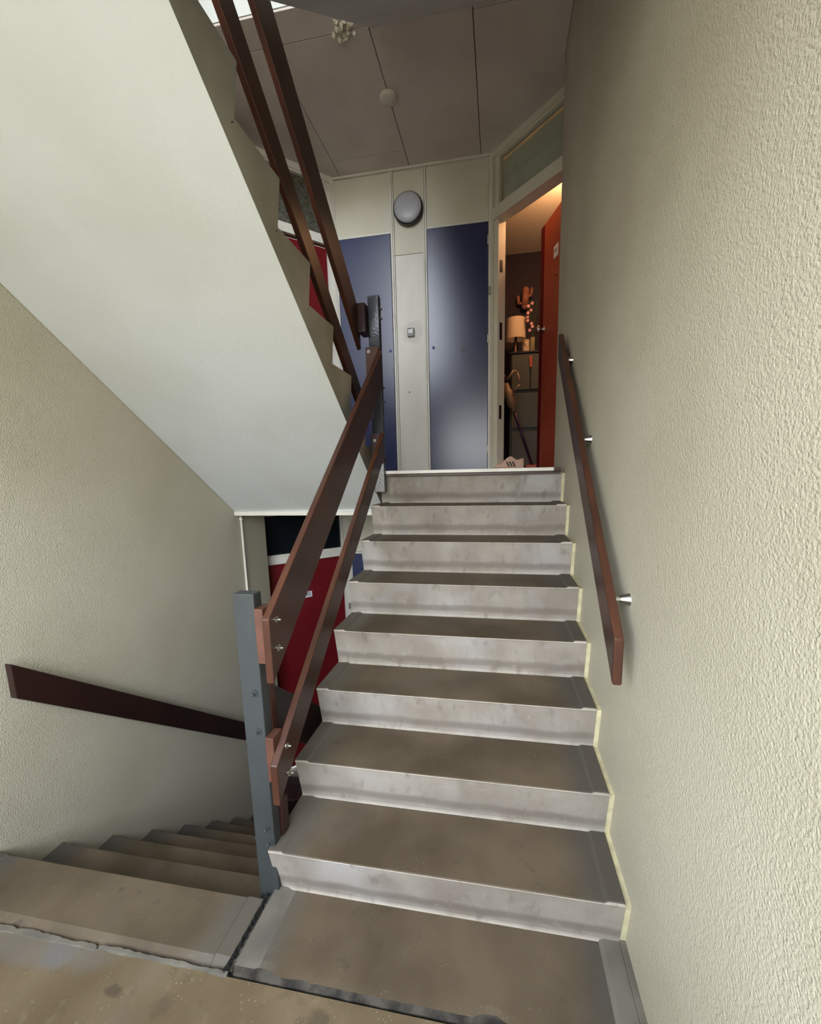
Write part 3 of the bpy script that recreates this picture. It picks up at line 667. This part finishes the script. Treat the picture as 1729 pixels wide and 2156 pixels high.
# upper post and the two boards up the left flight
rb = emp('stair_railing', (-1.135, 1.46, 1.34), 'glossy dark post at the top of the steps with two boards climbing left overhead', 'railing')
setpar(box('post', -1.170, -1.099, 1.440, 1.485, 1.336, 2.520, 'steel_dark', bevel=.004), rb)
add_board(rb, 'board', -1.245, -1.219, 1.435, 2.425, -.03, 2.425 + .845 * 1.465, .215)
add_board(rb, 'board', -1.245, -1.219, 1.435, 1.955, -.03, 1.955 + .860 * 1.465, .143)
setpar(box('spacer_block', -1.2185, -1.1705, 1.385, 1.49, 2.298, 2.462, 'wood', bevel=.002), rb)
setpar(box('spacer_block', -1.2185, -1.1705, 1.385, 1.49, 1.80, 1.95, 'wood', bevel=.002), rb)
setpar(box('spacer_block', -1.180, -1.1015, 1.395, 1.4395, 2.01, 2.213, 'block_wood', bevel=.002), rb)
setpar(box('spacer_block', -1.165, -1.1015, 1.385, 1.4395, 1.52, 1.70, 'wood', bevel=.002), rb)
bolt(rb, (-1.160, 1.3945, 2.186), -RY, .006, .008, 'zinc'); bolt(rb, (-1.140, 1.3845, 1.66), -RY, .005, .007, 'zinc')
for z in (2.444, 2.390, 1.985, 1.90, 1.545): bolt(rb, (-1.0985, 1.462, z), RX, .007, .012)
# boards of the flight going down, fixed behind the lower post
rc = emp('stair_railing', (-1.2, .06, .5), 'two dark brown boards sloping down behind the blue grey post into the lower flight', 'railing')
add_board(rc, 'board', -1.222, -1.197, .095, .735, 1.46, .735 - m * 1.365, .215, k2='wood_shaded')
add_board(rc, 'board', -1.222, -1.197, .085, .255, 1.46, .255 - m * 1.375, .143, k2='wood_shaded')
setpar(box('spacer_block', -1.1965, -1.130, .0205, .055, .57, .765, 'wood', bevel=.002), rc)
setpar(box('spacer_block', -1.1965, -1.122, .0205, .062, .16, .315, 'wood', bevel=.002), rc)
setpar(box('post', -1.205, -1.134, 1.44, 1.485, -1.44, -.36, 'steel_dark', bevel=.004), rc)

# wall handrails
hr = emp('wall_handrail', (-.02, .8, 1.6), 'brown board handrail on three steel stems along the rough right wall', 'handrail')
bm = bmesh.new()
pa = [(-.052, .028, .977), (-.024, .028, .977), (-.002, 1.59, 2.263), (-.031, 1.59, 2.263)]
lo_ = [(p[0], p[1], p[2] - .142) for p in pa]; V = [bm.verts.new(p) for p in pa + lo_]
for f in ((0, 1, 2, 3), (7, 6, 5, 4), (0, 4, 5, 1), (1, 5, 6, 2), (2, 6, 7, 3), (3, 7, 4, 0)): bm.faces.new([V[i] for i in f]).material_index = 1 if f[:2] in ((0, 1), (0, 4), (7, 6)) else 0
setpar(newobj('board', bm, ['wood', 'wood_worn_lit'], bevel=.005), hr)
for y, z in ((.149, 1.075), (.794, 1.600), (1.358, 2.070)):
    zz_ = z - .018
    bm = bmesh.new(); xb = -.024 + .022 * (y - .028) / 1.56
    cyl(bm, (xb - .006, y, zz_), (XR - .008, y, zz_), .0085, .0085, n=20); cyl(bm, (XR - .026, y, zz_), (XR + .003, y, zz_), .0115, .021, n=28)
    setpar(newobj('bracket', bm, 'chrome', smooth=False), hr)
hl2 = emp('wall_handrail', (-2.27, .8, .1), 'dark board handrail on the left wall descending with the lower flight', 'handrail')
bm = bmesh.new(); prism(bm, [(.052, .748), (1.50, .748 - .818 * 1.448), (1.50, .603 - .822 * 1.448), (.052, .603)], -2.285, -2.255); setpar(newobj('board', bm, 'wood_shaded', bevel=.004), hl2)
for y in (.25, .8, 1.35):
    bm = bmesh.new(); z = .68 - .818 * (y - .05); cyl(bm, (-2.33, y, z), (-2.28, y, z), .011, n=16); setpar(newobj('bracket', bm, 'chrome'), hl2)
# white conduit on the left wall
cd = emp('conduit', (-2.318, 1.69, 0), 'thin white cable conduit running down the left wall beneath the overhead flight', 'conduit')
bm = bmesh.new(); cyl(bm, (-2.316, 1.695, -1.43), (-2.316, 1.695, 1.168), .008, n=12); setpar(newobj('pipe', bm, 'white_paint', smooth=True), cd)
bm = bmesh.new(); cyl(bm, (-2.316, 1.695, 1.13), (-2.316, 1.695, 1.145), .012, n=12); setpar(newobj('clip', bm, 'white_paint'), cd)

# ------------------------------------------------------------------ small things on walls and ceiling
wlp = emp('wall_lamp', (-1.165, 2.765, 3.71), 'round opal wall lamp with a black rim high on the white strip between blue doors', 'lamp')
TT = Matrix.Translation((-1.165, 2.766, 3.712)) @ Matrix.Rotation(math.pi / 2, 4, 'X')
bm = bmesh.new(); lathe(bm, [(.110, 0), (.128, .002), (.130, .045), (.122, .052), (.05, .052)], 48, TT); setpar(newobj('rim', bm, 'lamp_rim', smooth=False, bevel=.002), wlp)
bm = bmesh.new(); lathe(bm, [(.119, .046), (.119, .056), (.112, .064), (.085, .071), (.045, .0745), (.01, .0755)], 48, TT); setpar(newobj('diffuser', bm, 'opal', smooth=True), wlp)
bp = emp('bell_box', (-1.165, 2.76, 2.716), 'small square push button box on the white strip below the round lamp', 'switch')
setpar(box('housing', -1.203, -1.140, 2.742, 2.768, 2.680, 2.752, 'plastic_grey', bevel=.005), bp)
setpar(box('name_label', -1.193, -1.152, 2.739, 2.743, 2.705, 2.742, 'plate', bevel=.001), bp)
setpar(box('button', -1.190, -1.170, 2.7375, 2.7395, 2.7375, 2.741, 'ink'), bp)
sd = emp('ceiling_cover', (-1.153, 2.08, 4.05), 'round cream blanking cover on the joint between two ceiling boards', 'ceiling cover')
bm = bmesh.new(); lathe(bm, [(.058, 0), (.062, -.004), (.060, -.018), (.050, -.024), (.02, -.026)], 40, Matrix.Translation((-1.153, 2.08, 4.05))); setpar(newobj('cover_plate', bm, 'plastic_white', smooth=True), sd)
# crumbling plaster lump where something once hung
bm = bmesh.new()
for k in range(26):
    a = random.uniform(0, 6.28); rr = random.uniform(.02, .075); c = Vector((-1.295 + rr * math.cos(a), 1.60 + rr * .9 * math.sin(a), 4.045)); s = random.uniform(.008, .02)
    r_ = bmesh.ops.create_icosphere(bm, subdivisions=1, radius=s, matrix=Matrix.Translation(c))
    for v in r_['verts']: v.co += Vector((random.uniform(-.004, .004), random.uniform(-.004, .004), random.uniform(-.003, .003)))
pl = newobj('plaster_patch', bm, 'cream_paint'); tag(pl, 'crumbly ring of old plaster lumps on the ceiling beside the upper flight', 'plaster')
